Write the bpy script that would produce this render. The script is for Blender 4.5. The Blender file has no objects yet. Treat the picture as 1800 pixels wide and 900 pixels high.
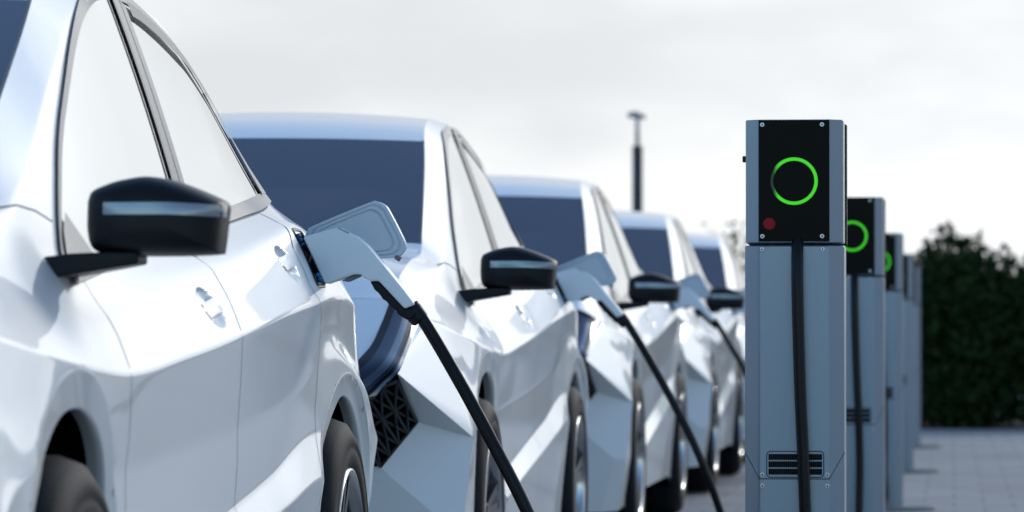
import bpy, bmesh, math, random
import numpy as np
from mathutils import Vector, Matrix
random.seed(7); rng = np.random.default_rng(7)
S = bpy.context.scene
COL = S.collection
PI = math.pi
R = math.radians

# ------------------------------------------------------------------ helpers
def link(o, parent=None):
    COL.objects.link(o)
    if parent is not None: o.parent = parent
    return o

def mesh_obj(name, verts, faces, mat, parent=None, smooth=False, normals=None, bevel=0, seg=2, auto=None):
    me = bpy.data.meshes.new(name)
    me.from_pydata([tuple(map(float, v)) for v in verts], [], [tuple(map(int, f)) for f in faces])
    me.validate(); me.update()
    if smooth or normals is not None:
        me.polygons.foreach_set('use_smooth', [True]*len(me.polygons))
    if normals is not None and len(normals) == len(me.vertices):
        me.normals_split_custom_set_from_vertices([tuple(map(float, n)) for n in normals])
    if mat is not None: me.materials.append(mat)
    o = link(bpy.data.objects.new(name, me), parent)
    if auto is not None:
        me.polygons.foreach_set('use_smooth', [True]*len(me.polygons))
        bm = bmesh.new(); bm.from_mesh(me)
        for e in bm.edges:
            if len(e.link_faces) == 2 and e.calc_face_angle(0) > R(auto): e.smooth = False
        bm.to_mesh(me); bm.free()
    if bevel:
        m = o.modifiers.new('bevel', 'BEVEL'); m.width = bevel; m.segments = seg
        m.limit_method = 'ANGLE'; m.angle_limit = R(30); m.harden_normals = False
        me.polygons.foreach_set('use_smooth', [True]*len(me.polygons))
        w = o.modifiers.new('wn', 'WEIGHTED_NORMAL'); w.keep_sharp = True
    return o

def empty(name, loc, label=None, cat=None, group=None):
    o = bpy.data.objects.new(name, None); o.location = loc
    o.empty_display_size = .1
    link(o); tag(o, label, cat, group); return o

def tag(o, label=None, cat=None, group=None, kind=None):
    if label: o['label'] = label
    if cat: o['category'] = cat
    if group: o['group'] = group
    if kind: o['kind'] = kind
    return o

def copy_tree(o, parent=None):
    c = o.copy(); COL.objects.link(c)
    if parent is not None: c.parent = parent
    for ch in list(o.children): copy_tree(ch, c)
    return c

class MB:
    def __init__(s): s.v = []; s.f = []
    def add(s, v, f):
        n = len(s.v); s.v += [tuple(p) for p in v]; s.f += [tuple(i+n for i in q) for q in f]; return s
    def box(s, a, b):
        (x0, y0, z0), (x1, y1, z1) = a, b
        return s.add([(x0,y0,z0),(x1,y0,z0),(x1,y1,z0),(x0,y1,z0),(x0,y0,z1),(x1,y0,z1),(x1,y1,z1),(x0,y1,z1)],
                     [(0,3,2,1),(4,5,6,7),(0,1,5,4),(1,2,6,5),(2,3,7,6),(3,0,4,7)])
    def prism(s, poly, y0, y1):      # polygon given in (x,z), counter-clockwise seen from -y, extruded along y
        n = len(poly)
        v = [(x, y0, z) for x, z in poly] + [(x, y1, z) for x, z in poly]
        f = [tuple(range(n)), tuple(range(2*n-1, n-1, -1))] + [(i, i+n, (i+1) % n+n, (i+1) % n) for i in range(n)]
        return s.add(v, f)
    def prism_z(s, poly, z0, z1):    # polygon in (x,y) extruded along z
        n = len(poly)
        v = [(x, y, z0) for x, y in poly] + [(x, y, z1) for x, y in poly]
        f = [tuple(range(n-1, -1, -1)), tuple(range(n, 2*n))] + [(i, (i+1) % n, (i+1) % n+n, i+n) for i in range(n)]
        return s.add(v, f)
    def disc_y(s, cx, cz, r, y0, y1, n=24):
        return s.prism([(cx+r*math.cos(2*PI*i/n), cz+r*math.sin(2*PI*i/n)) for i in range(n)], y0, y1)
    def lathe_x(s, prof, cy, cz, n=48, sx=1, closed=False):   # profile of (x, r) turned round an axis along x
        k = len(prof); v = []; f = []
        for i in range(n):
            a = 2*PI*i/n
            v += [(sx*x, cy+r*math.cos(a), cz+r*math.sin(a)) for x, r in prof]
        for i in range(n):
            for j in range(k-1 if not closed else k):
                q = (i*k+j, ((i+1) % n)*k+j, ((i+1) % n)*k+(j+1) % k, i*k+(j+1) % k)
                f.append(q if sx > 0 else q[::-1])
        return s.add(v, f)
    def tube(s, pts, r, n=12, caps=True):
        pts = [Vector(p) for p in pts]; m = len(pts)
        T = [(pts[min(i+1, m-1)]-pts[max(i-1, 0)]).normalized() for i in range(m)]
        a = T[0].orthogonal().normalized(); v = []; f = []
        for i in range(m):
            a = (a - T[i]*a.dot(T[i])).normalized(); b = T[i].cross(a)
            rr = r[i] if hasattr(r, '__len__') else r
            v += [tuple(pts[i]+(a*math.cos(2*PI*k/n)+b*math.sin(2*PI*k/n))*rr) for k in range(n)]
        for i in range(m-1):
            for k in range(n):
                f.append((i*n+k, i*n+(k+1) % n, (i+1)*n+(k+1) % n, (i+1)*n+k))
        if caps: f += [tuple(range(n-1, -1, -1)), tuple((m-1)*n+k for k in range(n))]
        return s.add(v, f)
    def out(s, name, mat, parent=None, **k): return mesh_obj(name, s.v, s.f, mat, parent, **k)

def catmull(P, per=12):
    P = [np.array(p, float) for p in P]; P = [2*P[0]-P[1]]+P+[2*P[-1]-P[-2]]; out = []
    for i in range(1, len(P)-2):
        for k in range(per):
            t = k/per; a, b, c, d = P[i-1:i+3]
            out.append(.5*((2*b)+(c-a)*t+(2*a-5*b+4*c-d)*t*t+(3*b-a-3*c+d)*t**3))
    out.append(P[-2]); return [tuple(p) for p in out]

# ------------------------------------------------------------------ materials
def mat(name, col, rough=.5, metal=0, coat=0, coat_rough=.03, ior=1.5, emit=None, es=0, spec=.5, bump=None, vary=None):
    m = bpy.data.materials.new(name); m.use_nodes = True
    nt = m.node_tree; b = nt.nodes['Principled BSDF']
    b.inputs['Base Color'].default_value = (*col, 1); b.inputs['Roughness'].default_value = rough
    b.inputs['Metallic'].default_value = metal; b.inputs['IOR'].default_value = ior
    b.inputs['Coat Weight'].default_value = coat; b.inputs['Coat Roughness'].default_value = coat_rough
    b.inputs['Specular IOR Level'].default_value = spec
    if emit: b.inputs['Emission Color'].default_value = (*emit, 1); b.inputs['Emission Strength'].default_value = es
    if bump or vary:
        tc = nt.nodes.new('ShaderNodeTexCoord')
        n = nt.nodes.new('ShaderNodeTexNoise'); n.inputs['Detail'].default_value = 4
        n.inputs['Scale'].default_value = (bump or vary)[0]
        nt.links.new(tc.outputs['Object'], n.inputs['Vector'])
        if bump:
            bp = nt.nodes.new('ShaderNodeBump'); bp.inputs['Strength'].default_value = bump[1]; bp.inputs['Distance'].default_value = bump[2]
            nt.links.new(n.outputs['Fac'], bp.inputs['Height']); nt.links.new(bp.outputs['Normal'], b.inputs['Normal'])
        if vary:
            mx = nt.nodes.new('ShaderNodeMix'); mx.data_type = 'RGBA'
            mx.inputs['A'].default_value = (*col, 1); mx.inputs['B'].default_value = (*vary[1], 1)
            nt.links.new(n.outputs['Fac'], mx.inputs['Factor']); nt.links.new(mx.outputs['Result'], b.inputs['Base Color'])
    return m

M = dict(
    paint=mat('white_paint', (.78, .80, .80), .45, coat=.7, coat_rough=.04),
    glass=mat('tinted_glass', (.56, .57, .57), .015, metal=.9),
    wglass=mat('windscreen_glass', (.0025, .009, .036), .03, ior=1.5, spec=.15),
    black=mat('black_plastic', (.004, .0055, .008), .45, spec=.22, bump=(900, .15, .001)),
    gloss=mat('gloss_black', (.0025, .0025, .003), .2, spec=.12),
    seam=mat('cover_seam', (.03, .04, .055), .8, spec=0),
    gap=mat('panel_gap', (.20, .21, .225), .8, spec=0),
    under=mat('underbody', (.003, .003, .003), 1, spec=0),
    rubber=mat('rubber', (.018, .018, .02), .55, bump=(300, .2, .001)),
    tread=mat('tyre_rubber', (.007, .009, .012), .7, spec=.2, bump=(120, .25, .002)),
    trim=mat('satin_trim', (.17, .18, .185), .5, spec=.3),
    chrome=mat('polished_metal', (.48, .49, .50), .2, metal=1),
    rim=mat('rim_dark', (.05, .055, .065), .22, metal=.8),
    lamp=mat('headlamp_lens', (.012, .022, .045), .05, coat=1, ior=1.6),
    lampr=mat('headlamp_inner', (.018, .032, .06), .15, metal=.4),
    grille=mat('grille_bar', (.03, .033, .038), .5, spec=.25),
    red=mat('tail_lens', (.28, .01, .01), .1, coat=1),
    strip=mat('indicator_lens', (.24, .28, .30), .2, metal=.3, coat=.5),
    cabm=mat('cabinet_metal', (.235, .285, .34), .38, metal=.55, vary=(3, (.21, .26, .315))),
    cabf=mat('front_panel_black', (.0015, .0015, .002), .35, spec=.08),
    screw=mat('screw_steel', (.42, .44, .46), .3, metal=1),
    button=mat('red_button', (.33, .007, .018), .5, spec=.15),
    cable=mat('cable_rubber', (.003, .004, .006), .36, spec=.22),
    gun=mat('connector_white', (.76, .82, .86), .42, bump=(700, .1, .0008)),
    flap=mat('flap_white', (.54, .61, .67), .42),
    gund=mat('connector_grey', (.16, .17, .19), .5),
    pin=mat('port_blue', (.01, .085, .24), .3, emit=(.02, .22, .6), es=.05),
    concrete=mat('base_steel', (.22, .22, .22), .65),
    pole=mat('pole_dark', (.02, .028, .045), .5, vary=(4, (.03, .04, .06))),
    poletop=mat('pole_grey', (.33, .35, .36), .5),
)

# ring: a green light that dies away on its left side
def ring_mat():
    m = bpy.data.materials.new('green_light_ring'); m.use_nodes = True; nt = m.node_tree; N = nt.nodes; L = nt.links
    b = N['Principled BSDF']; b.inputs['Base Color'].default_value = (.006, .02, .006, 1); b.inputs['Roughness'].default_value = .35
    tc = N.new('ShaderNodeTexCoord'); sx = N.new('ShaderNodeSeparateXYZ'); L.new(tc.outputs['Object'], sx.inputs[0])
    mr = N.new('ShaderNodeMapRange'); mr.interpolation_type = 'SMOOTHSTEP'
    mr.inputs['From Min'].default_value = -.047; mr.inputs['From Max'].default_value = -.032
    L.new(sx.outputs['X'], mr.inputs['Value']); L.new(mr.outputs['Result'], b.inputs['Emission Strength'])
    b.inputs['Emission Color'].default_value = (.028, .40, .003, 1)
    return m
M['ring'] = ring_mat()

def leaf_mat(name, a, b_):
    m = bpy.data.materials.new(name); m.use_nodes = True; nt = m.node_tree; N = nt.nodes; L = nt.links
    b = N['Principled BSDF']; b.inputs['Roughness'].default_value = .6; b.inputs['Specular IOR Level'].default_value = .06
    g = N.new('ShaderNodeNewGeometry'); cr = N.new('ShaderNodeValToRGB')
    cr.color_ramp.elements[0].color = (*a, 1); cr.color_ramp.elements[1].color = (*b_, 1)
    L.new(g.outputs['Random Per Island'], cr.inputs['Fac']); L.new(cr.outputs['Color'], b.inputs['Base Color'])
    return m
M['leaf'] = leaf_mat('hedge_leaf', (.011, .021, .008), (.023, .042, .014))
M['leaf2'] = leaf_mat('shrub_leaf', (.011, .024, .008), (.026, .048, .015))
M['wood'] = mat('bark', (.06, .045, .035), .9, bump=(40, .6, .01))

def paving_mat():
    m = bpy.data.materials.new('grey_paving'); m.use_nodes = True; nt = m.node_tree; N = nt.nodes; L = nt.links
    b = N['Principled BSDF']; b.inputs['Roughness'].default_value = .75
    tc = N.new('ShaderNodeTexCoord')
    br = N.new('ShaderNodeTexBrick'); br.inputs['Scale'].default_value = 1
    br.inputs['Brick Width'].default_value = .30; br.inputs['Row Height'].default_value = .60
    br.inputs['Mortar Size'].default_value = .012; br.inputs['Mortar Smooth'].default_value = .3; br.inputs['Bias'].default_value = 0
    br.inputs['Color1'].default_value = (.38, .365, .345, 1); br.inputs['Color2'].default_value = (.32, .308, .292, 1)
    br.inputs['Mortar'].default_value = (.25, .25, .245, 1)
    L.new(tc.outputs['Object'], br.inputs['Vector'])
    n = N.new('ShaderNodeTexNoise'); n.inputs['Scale'].default_value = 1.3; n.inputs['Detail'].default_value = 6
    L.new(tc.outputs['Object'], n.inputs['Vector'])
    mx = N.new('ShaderNodeMix'); mx.data_type = 'RGBA'; mx.blend_type = 'MULTIPLY'; mx.inputs['Factor'].default_value = 1
    cr = N.new('ShaderNodeValToRGB'); cr.color_ramp.elements[0].position = .3; cr.color_ramp.elements[0].color = (.72, .72, .72, 1)
    cr.color_ramp.elements[1].position = .75; cr.color_ramp.elements[1].color = (1.05, 1.05, 1.05, 1)
    L.new(n.outputs['Fac'], cr.inputs['Fac']); L.new(br.outputs['Color'], mx.inputs['A']); L.new(cr.outputs['Color'], mx.inputs['B'])
    L.new(mx.outputs['Result'], b.inputs['Base Color'])
    bp = N.new('ShaderNodeBump'); bp.inputs['Strength'].default_value = .5; bp.inputs['Distance'].default_value = .006; bp.invert = True
    L.new(br.outputs['Fac'], bp.inputs['Height']); L.new(bp.outputs['Normal'], b.inputs['Normal'])
    return m
M['paving'] = paving_mat()

# ------------------------------------------------------------------ car body surface
# every row runs from the front corner to the tail: (u behind the front axle line, w half width, z height)
U = np.array([-.45, -.2, .1, .4, .65, 1.2, 1.77, 2.3, 2.75, 3.0, 3.4, 3.7, 3.95])
ROWS = [  # w, z, fillet, subdivisions to next row, bulge to next row
    ([.86,.86,.86,.858,.855,.855,.855,.856,.862,.867,.865,.82,.70], [.165,.17,.18,.19,.20,.20,.20,.20,.20,.20,.22,.28,.36], 0, 12, 0),
    ([.894,.892,.891,.891,.892,.893,.893,.893,.893,.892,.890,.87,.76], [.37,.37,.37,.37,.385,.435,.486,.534,.570,.57,.54,.50,.48], .006, 6, 0),
    ([.90,.893,.888,.876,.864,.862,.862,.862,.872,.888,.894,.875,.77], [.45,.44,.43,.42,.43,.486,.542,.594,.66,.67,.62,.56,.55], .008, 8, 0),
    ([.92,.895,.888,.880,.868,.864,.864,.866,.874,.886,.897,.885,.78], [.593,.66,.69,.66,.65,.666,.688,.72,.78,.82,.745,.63,.62], .012, 6, 0),
    ([.86,.868,.884,.884,.879,.876,.876,.877,.878,.876,.862,.845,.76], [.75,.755,.765,.74,.725,.745,.775,.812,.845,.858,.81,.76,.74], .02, 6, 0),
    ([.80,.848,.880,.889,.889,.888,.888,.888,.888,.887,.870,.83,.75], [.90,.865,.833,.812,.802,.827,.862,.902,.928,.94,.93,.90,.88], .007, 18, .002),
    ([.775,.818,.838,.850,.853,.853,.852,.852,.852,.850,.825,.78,.71], [.915,.903,.892,.878,.863,.888,.922,.963,1.0,1.015,1.012,.99,.95], .06, 16, .002),
    ([.755,.777,.793,.803,.807,.806,.806,.806,.806,.804,.77,.72,.67], [.93,.942,.945,.932,.915,.945,.980,1.022,1.068,1.090,1.085,1.05,1.0], .018, 6, 0),
    ([.735,.747,.756,.760,.760,.757,.747,.734,.720,.708,.68,.655,.62], [.945,.975,.990,.992,.985,.999,1.030,1.068,1.108,1.130,1.15,1.14,1.06], .02, 22, .006),
    ([.715,.72,.725,.735,.715,.655,.59,.557,.55,.555,.585,.60,.60], [.952,1.010,1.035,1.048,1.095,1.30,1.465,1.533,1.513,1.46,1.295,1.17,1.075], .012, 6, .004),
    ([.70,.70,.685,.675,.652,.594,.53,.50,.50,.50,.52,.54,.55], [.956,1.03,1.065,1.085,1.137,1.372,1.518,1.555,1.533,1.482,1.32,1.182,1.085], 0, 0, 0),
]
def pchip(x, y, q):
    x = np.asarray(x); y = np.asarray(y, float); h = np.diff(x); d = np.diff(y)/h; m = np.zeros_like(y)
    m[0] = d[0]; m[-1] = d[-1]
    for i in range(1, len(x)-1):
        if d[i-1]*d[i] > 0:
            w1 = 2*h[i]+h[i-1]; w2 = h[i]+2*h[i-1]; m[i] = (w1+w2)/(w1/d[i-1]+w2/d[i])
    q = np.atleast_1d(q); k = np.clip(np.searchsorted(x, q)-1, 0, len(x)-2); t = (q-x[k])/h[k]
    return ((1+2*t)*(1-t)**2*y[k]+t*(1-t)**2*h[k]*m[k]+t*t*(3-2*t)*y[k+1]+t*t*(t-1)*h[k]*m[k+1])

def sections(us):
    us = np.atleast_1d(us)
    P = np.stack([np.stack([pchip(U, r[0], us), pchip(U, r[1], us)], -1) for r in ROWS])   # rows, stations, 2
    za, zb_ = (float(pchip(U, ROWS[-1][1], q)[0]) for q in (.50, 1.45))          # straight rake along the windscreen edge
    P[-1, :, 1] = np.where((us > .50) & (us < 1.45), za+(zb_-za)*(us-.50)/.95, P[-1, :, 1])
    nR = len(ROWS); out = []; marks = []
    ins = []; outs = []
    for k in range(nR):
        f = ROWS[k][2]
        if f and 0 < k < nR-1:
            da = P[k-1]-P[k]; db = P[k+1]-P[k]; la = np.linalg.norm(da, axis=-1, keepdims=True); lb = np.linalg.norm(db, axis=-1, keepdims=True)
            ins.append(P[k]+da/np.maximum(la, 1e-6)*np.minimum(f, .42*la)); outs.append(P[k]+db/np.maximum(lb, 1e-6)*np.minimum(f, .42*lb))
        else: ins.append(P[k]); outs.append(P[k])
    for k in range(nR):
        if ROWS[k][2] and 0 < k < nR-1:
            for t in (0, .25, .5, .75):
                out.append((1-t)**2*ins[k]+2*t*(1-t)*P[k]+t*t*outs[k])
            marks.append(len(out)-2)
        else: marks.append(len(out))
        if k < nR-1:
            n = ROWS[k][3]; a = outs[k]; b = ins[k+1]; d = b-a
            nrm = np.stack([d[..., 1], -d[..., 0]], -1); nrm /= np.maximum(np.linalg.norm(nrm, axis=-1, keepdims=True), 1e-6)
            for i in range(n):
                t = i/n; out.append(a+d*t+nrm*ROWS[k][4]*4*t*(1-t)*np.minimum(1, (np.linalg.norm(d, axis=-1, keepdims=True)/.4)**2))
    out.append(P[-1])
    return np.stack(out, 1), marks      # stations, points, 2

_TU = np.linspace(-.45, 3.95, 881); _TZ = np.linspace(.15, 1.56, 706); _TS, _ = sections(_TU)
_TW = np.stack([np.interp(_TZ, np.maximum.accumulate(a[:, 1]+np.arange(a.shape[0])*1e-7), a[:, 0]) for a in _TS])
def W(u, z):
    a = min(max((u+.45)/.005, 0), 879.999); b = min(max((z-.15)/.002, 0), 704.999)
    i, j = int(a), int(b); a -= i; b -= j
    return float((_TW[i, j]*(1-a)+_TW[i+1, j]*a)*(1-b)+(_TW[i, j+1]*(1-a)+_TW[i+1, j+1]*a)*b)

AX = (.25, 3.15); ARCH = {.25: (.465, .410), 3.15: (.432, .386)}; WZ = .345
HANDLES = [(1.645, .912, .078, .036), (2.628, 1.008, .062, .033)]     # u, z, half length, half height of the cup
PORT = (2.92, 1.022, .055, .056); LEAN = .78                            # u, z, half length, half height, lean
D_FRONT = [(.82, .985), (.80,.952),(.775,.895),(.70,.836),(.66,.80),(.715,.70),(.73,.60),(.73,.43),(.73,.20)]
B_LINE = [(1.80, 1.028),(1.88,1.005),(1.895,.985),(1.835,.925),(1.765,.86),(1.81,.79),(1.85,.70),(1.86,.63),(1.83,.55),(1.80,.40),(1.79,.20)]
D_REAR = [(2.93,1.115),(2.885,1.085),(2.79,1.04),(2.735,.96),(2.80,.90),(2.82,.86),(2.815,.818),(2.795,.75),(2.78,.712),(2.79,.669),(2.765,.572)]
HOOD_U = .55; WS_U = 1.45; ROOF_U = 2.72; RW_U = 3.52

def line_u(line, z):
    zs = [p[1] for p in line][::-1]; us = [p[0] for p in line][::-1]
    return np.interp(z, zs, us)

def side_grid():
    us = np.unique(np.round(np.concatenate([np.arange(-.45, 3.951, .010), [HOOD_U, WS_U, ROOF_U, RW_U]]), 4))
    sec, marks = sections(us)
    uu = np.repeat(us[:, None], sec.shape[1], 1).copy(); w = sec[..., 0].copy(); z = sec[..., 1].copy()
    for c in AX:                                             # wheel openings
        d = np.hypot(uu-c, z-WZ); r_ = ARCH[c][0]; n = np.abs(d-r_) < .0068
        k = np.where(n, r_/np.maximum(d, 1e-6), 1); uu = c+(uu-c)*k; z = WZ+(z-WZ)*k
    for hu, hz, ha, hb in HANDLES:                           # cups behind the door handles
        r2 = ((uu-hu)/ha)**2+((z-hz-.09*(uu-hu))/hb)**2
        w -= np.where(r2 < 1, .020*(1-np.minimum(r2, 1)**2.0), 0)
    return us, uu, w, z, marks

us, GU, GW, GZ, MARK = side_grid()
nU, nP = GU.shape
def grid_normals(x, y, z):
    p = np.stack([x, y, z], -1); du = np.gradient(p, axis=0); dv = np.gradient(p, axis=1)
    n = np.cross(du, dv); n /= np.maximum(np.linalg.norm(n, axis=-1, keepdims=True), 1e-9); return n
GN = grid_normals(GW, GU, GZ)
if GN[nU//2, nP//3, 0] < 0: GN = -GN
cu = .25*(GU[:-1, :-1]+GU[1:, :-1]+GU[:-1, 1:]+GU[1:, 1:]); cz = .25*(GZ[:-1, :-1]+GZ[1:, :-1]+GZ[:-1, 1:]+GZ[1:, 1:])
keep = np.ones_like(cu, bool)
for c in AX: keep &= np.hypot(cu-c, cz-WZ) > ARCH[c][0]
pin_ = (np.abs(cu-PORT[0]-LEAN*(cz-PORT[1])) < PORT[2]-.004) & (np.abs(cz-PORT[1]) < PORT[3]-.004)
j_belt = MARK[8]
jj = np.arange(nP-1)[None, :].repeat(nU-1, 0)
below = jj < j_belt
doorF = keep & below & (cu > line_u(D_FRONT, cz)) & (cu < line_u(B_LINE, cz)) & (cz > .21)
doorR = keep & below & (cu >= line_u(B_LINE, cz)) & (cu < line_u(D_REAR, cz)) & (cz > .21)

def grid_part(name, mask, sides, m, parent):
    V, F, Nn = [], [], []
    for s in sides:
        idx = -np.ones((nU, nP), int); ii, jjj = np.nonzero(mask)
        use = np.zeros((nU, nP), bool)
        for a, b in ((0, 0), (1, 0), (0, 1), (1, 1)): use[ii+a, jjj+b] = True
        q = np.nonzero(use); idx[q] = np.arange(len(q[0]))+len(V)
        V += list(zip(s*GW[q], GU[q], GZ[q])); Nn += list(zip(s*GN[q][:, 0], GN[q][:, 1], GN[q][:, 2]))
        a, b, c, d = idx[ii, jjj], idx[ii+1, jjj], idx[ii+1, jjj+1], idx[ii, jjj+1]
        ff = np.stack([a, b, c, d], 1) if s > 0 else np.stack([a, d, c, b], 1)
        F += ff.tolist()
    return mesh_obj(name, V, F, m, parent, normals=Nn)

def on(u, z, off=0.0, s=1, doff=True):
    """point on the body side, off metres proud of it"""
    e = .012; w0 = W(u, z); wz = (W(u, z+e)-W(u, z-e))/(2*e); wu = (W(u+e, z)-W(u-e, z))/(2*e)
    n = np.array([1, -wu, -wz]); n /= np.linalg.norm(n)
    if u > .6 and z > .92+.075*(u-.65): n = np.array([.95, 0, .31])      # the glass house: one smooth direction
    p = np.array([w0, u, z])+n*off
    return (s*p[0], p[1], p[2])

def ribbon(mb, line, width, off, s=1, step=.02, thick=None):
    """flat band lying on the body side along a (u, z) line"""
    P = []
    for (a, b) in zip(line[:-1], line[1:]):
        n = max(1, int(math.hypot(b[0]-a[0], b[1]-a[1])/step))
        P += [(a[0]+(b[0]-a[0])*k/n, a[1]+(b[1]-a[1])*k/n) for k in range(n)]
    P.append(line[-1]); v = []; f = []
    for i, p in enumerate(P):
        q0, q1 = P[max(i-1, 0)], P[min(i+1, len(P)-1)]
        t = np.array([q1[0]-q0[0], q1[1]-q0[1]]); t /= max(np.hypot(*t), 1e-9); n = np.array([-t[1], t[0]])
        wv = width if not hasattr(width, '__call__') else width(i/(len(P)-1))
        if not hasattr(wv, '__len__'): wv = (-wv/2, wv/2)
        for k in wv: v.append(on(p[0]+n[0]*k, p[1]+n[1]*k, off, s))
    for i in range(len(P)-1):
        q = (2*i, 2*i+1, 2*i+3, 2*i+2); f.append(q if s < 0 else q[::-1])
    mb.add(v, f)

# side glass outline
BELT = [(.69, .955), (1.2, .998), (1.77, 1.041), (2.3, 1.081), (2.75, 1.117), (3.0, 1.136), (3.35, 1.160), (3.56, 1.172)]
TOPL = [(.69, .957), (.80, 1.035), (.91, 1.105), (1.04, 1.185), (1.19, 1.258), (1.48, 1.375), (1.74, 1.455), (2.0, 1.503), (2.3, 1.514), (2.62, 1.484),
        (2.88, 1.434), (3.08, 1.375), (3.15, 1.348), (3.25, 1.285), (3.37, 1.228), (3.56, 1.174)]
def zb(u): return np.interp(u, *zip(*BELT))
_tl = catmull(TOPL[:12], 6)+TOPL[12:]
def zt(u): return np.interp(u, *zip(*_tl))
REAR_GLASS = [(2.95, 1.40), (3.10, 1.348), (3.28, 1.165)]     # where the rear pane ends in the quarter panel

def pane(u0f, u1f, off, s, n=40, m=14):
    """glass between two (possibly leaning) ends given as functions of the 0..1 height"""
    v = []; f = []
    for i in range(n+1):
        for j in range(m+1):
            t = j/m; u = u0f(t)+(u1f(t)-u0f(t))*i/n
            lo, hi = zb(u), max(zt(u), zb(u)+1e-4)
            v.append(on(u, lo+(hi-lo)*t, off, s))
    for i in range(n):
        for j in range(m):
            q = (i*(m+1)+j, (i+1)*(m+1)+j, (i+1)*(m+1)+j+1, i*(m+1)+j+1); f.append(q if s > 0 else q[::-1])
    return v, f

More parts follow.
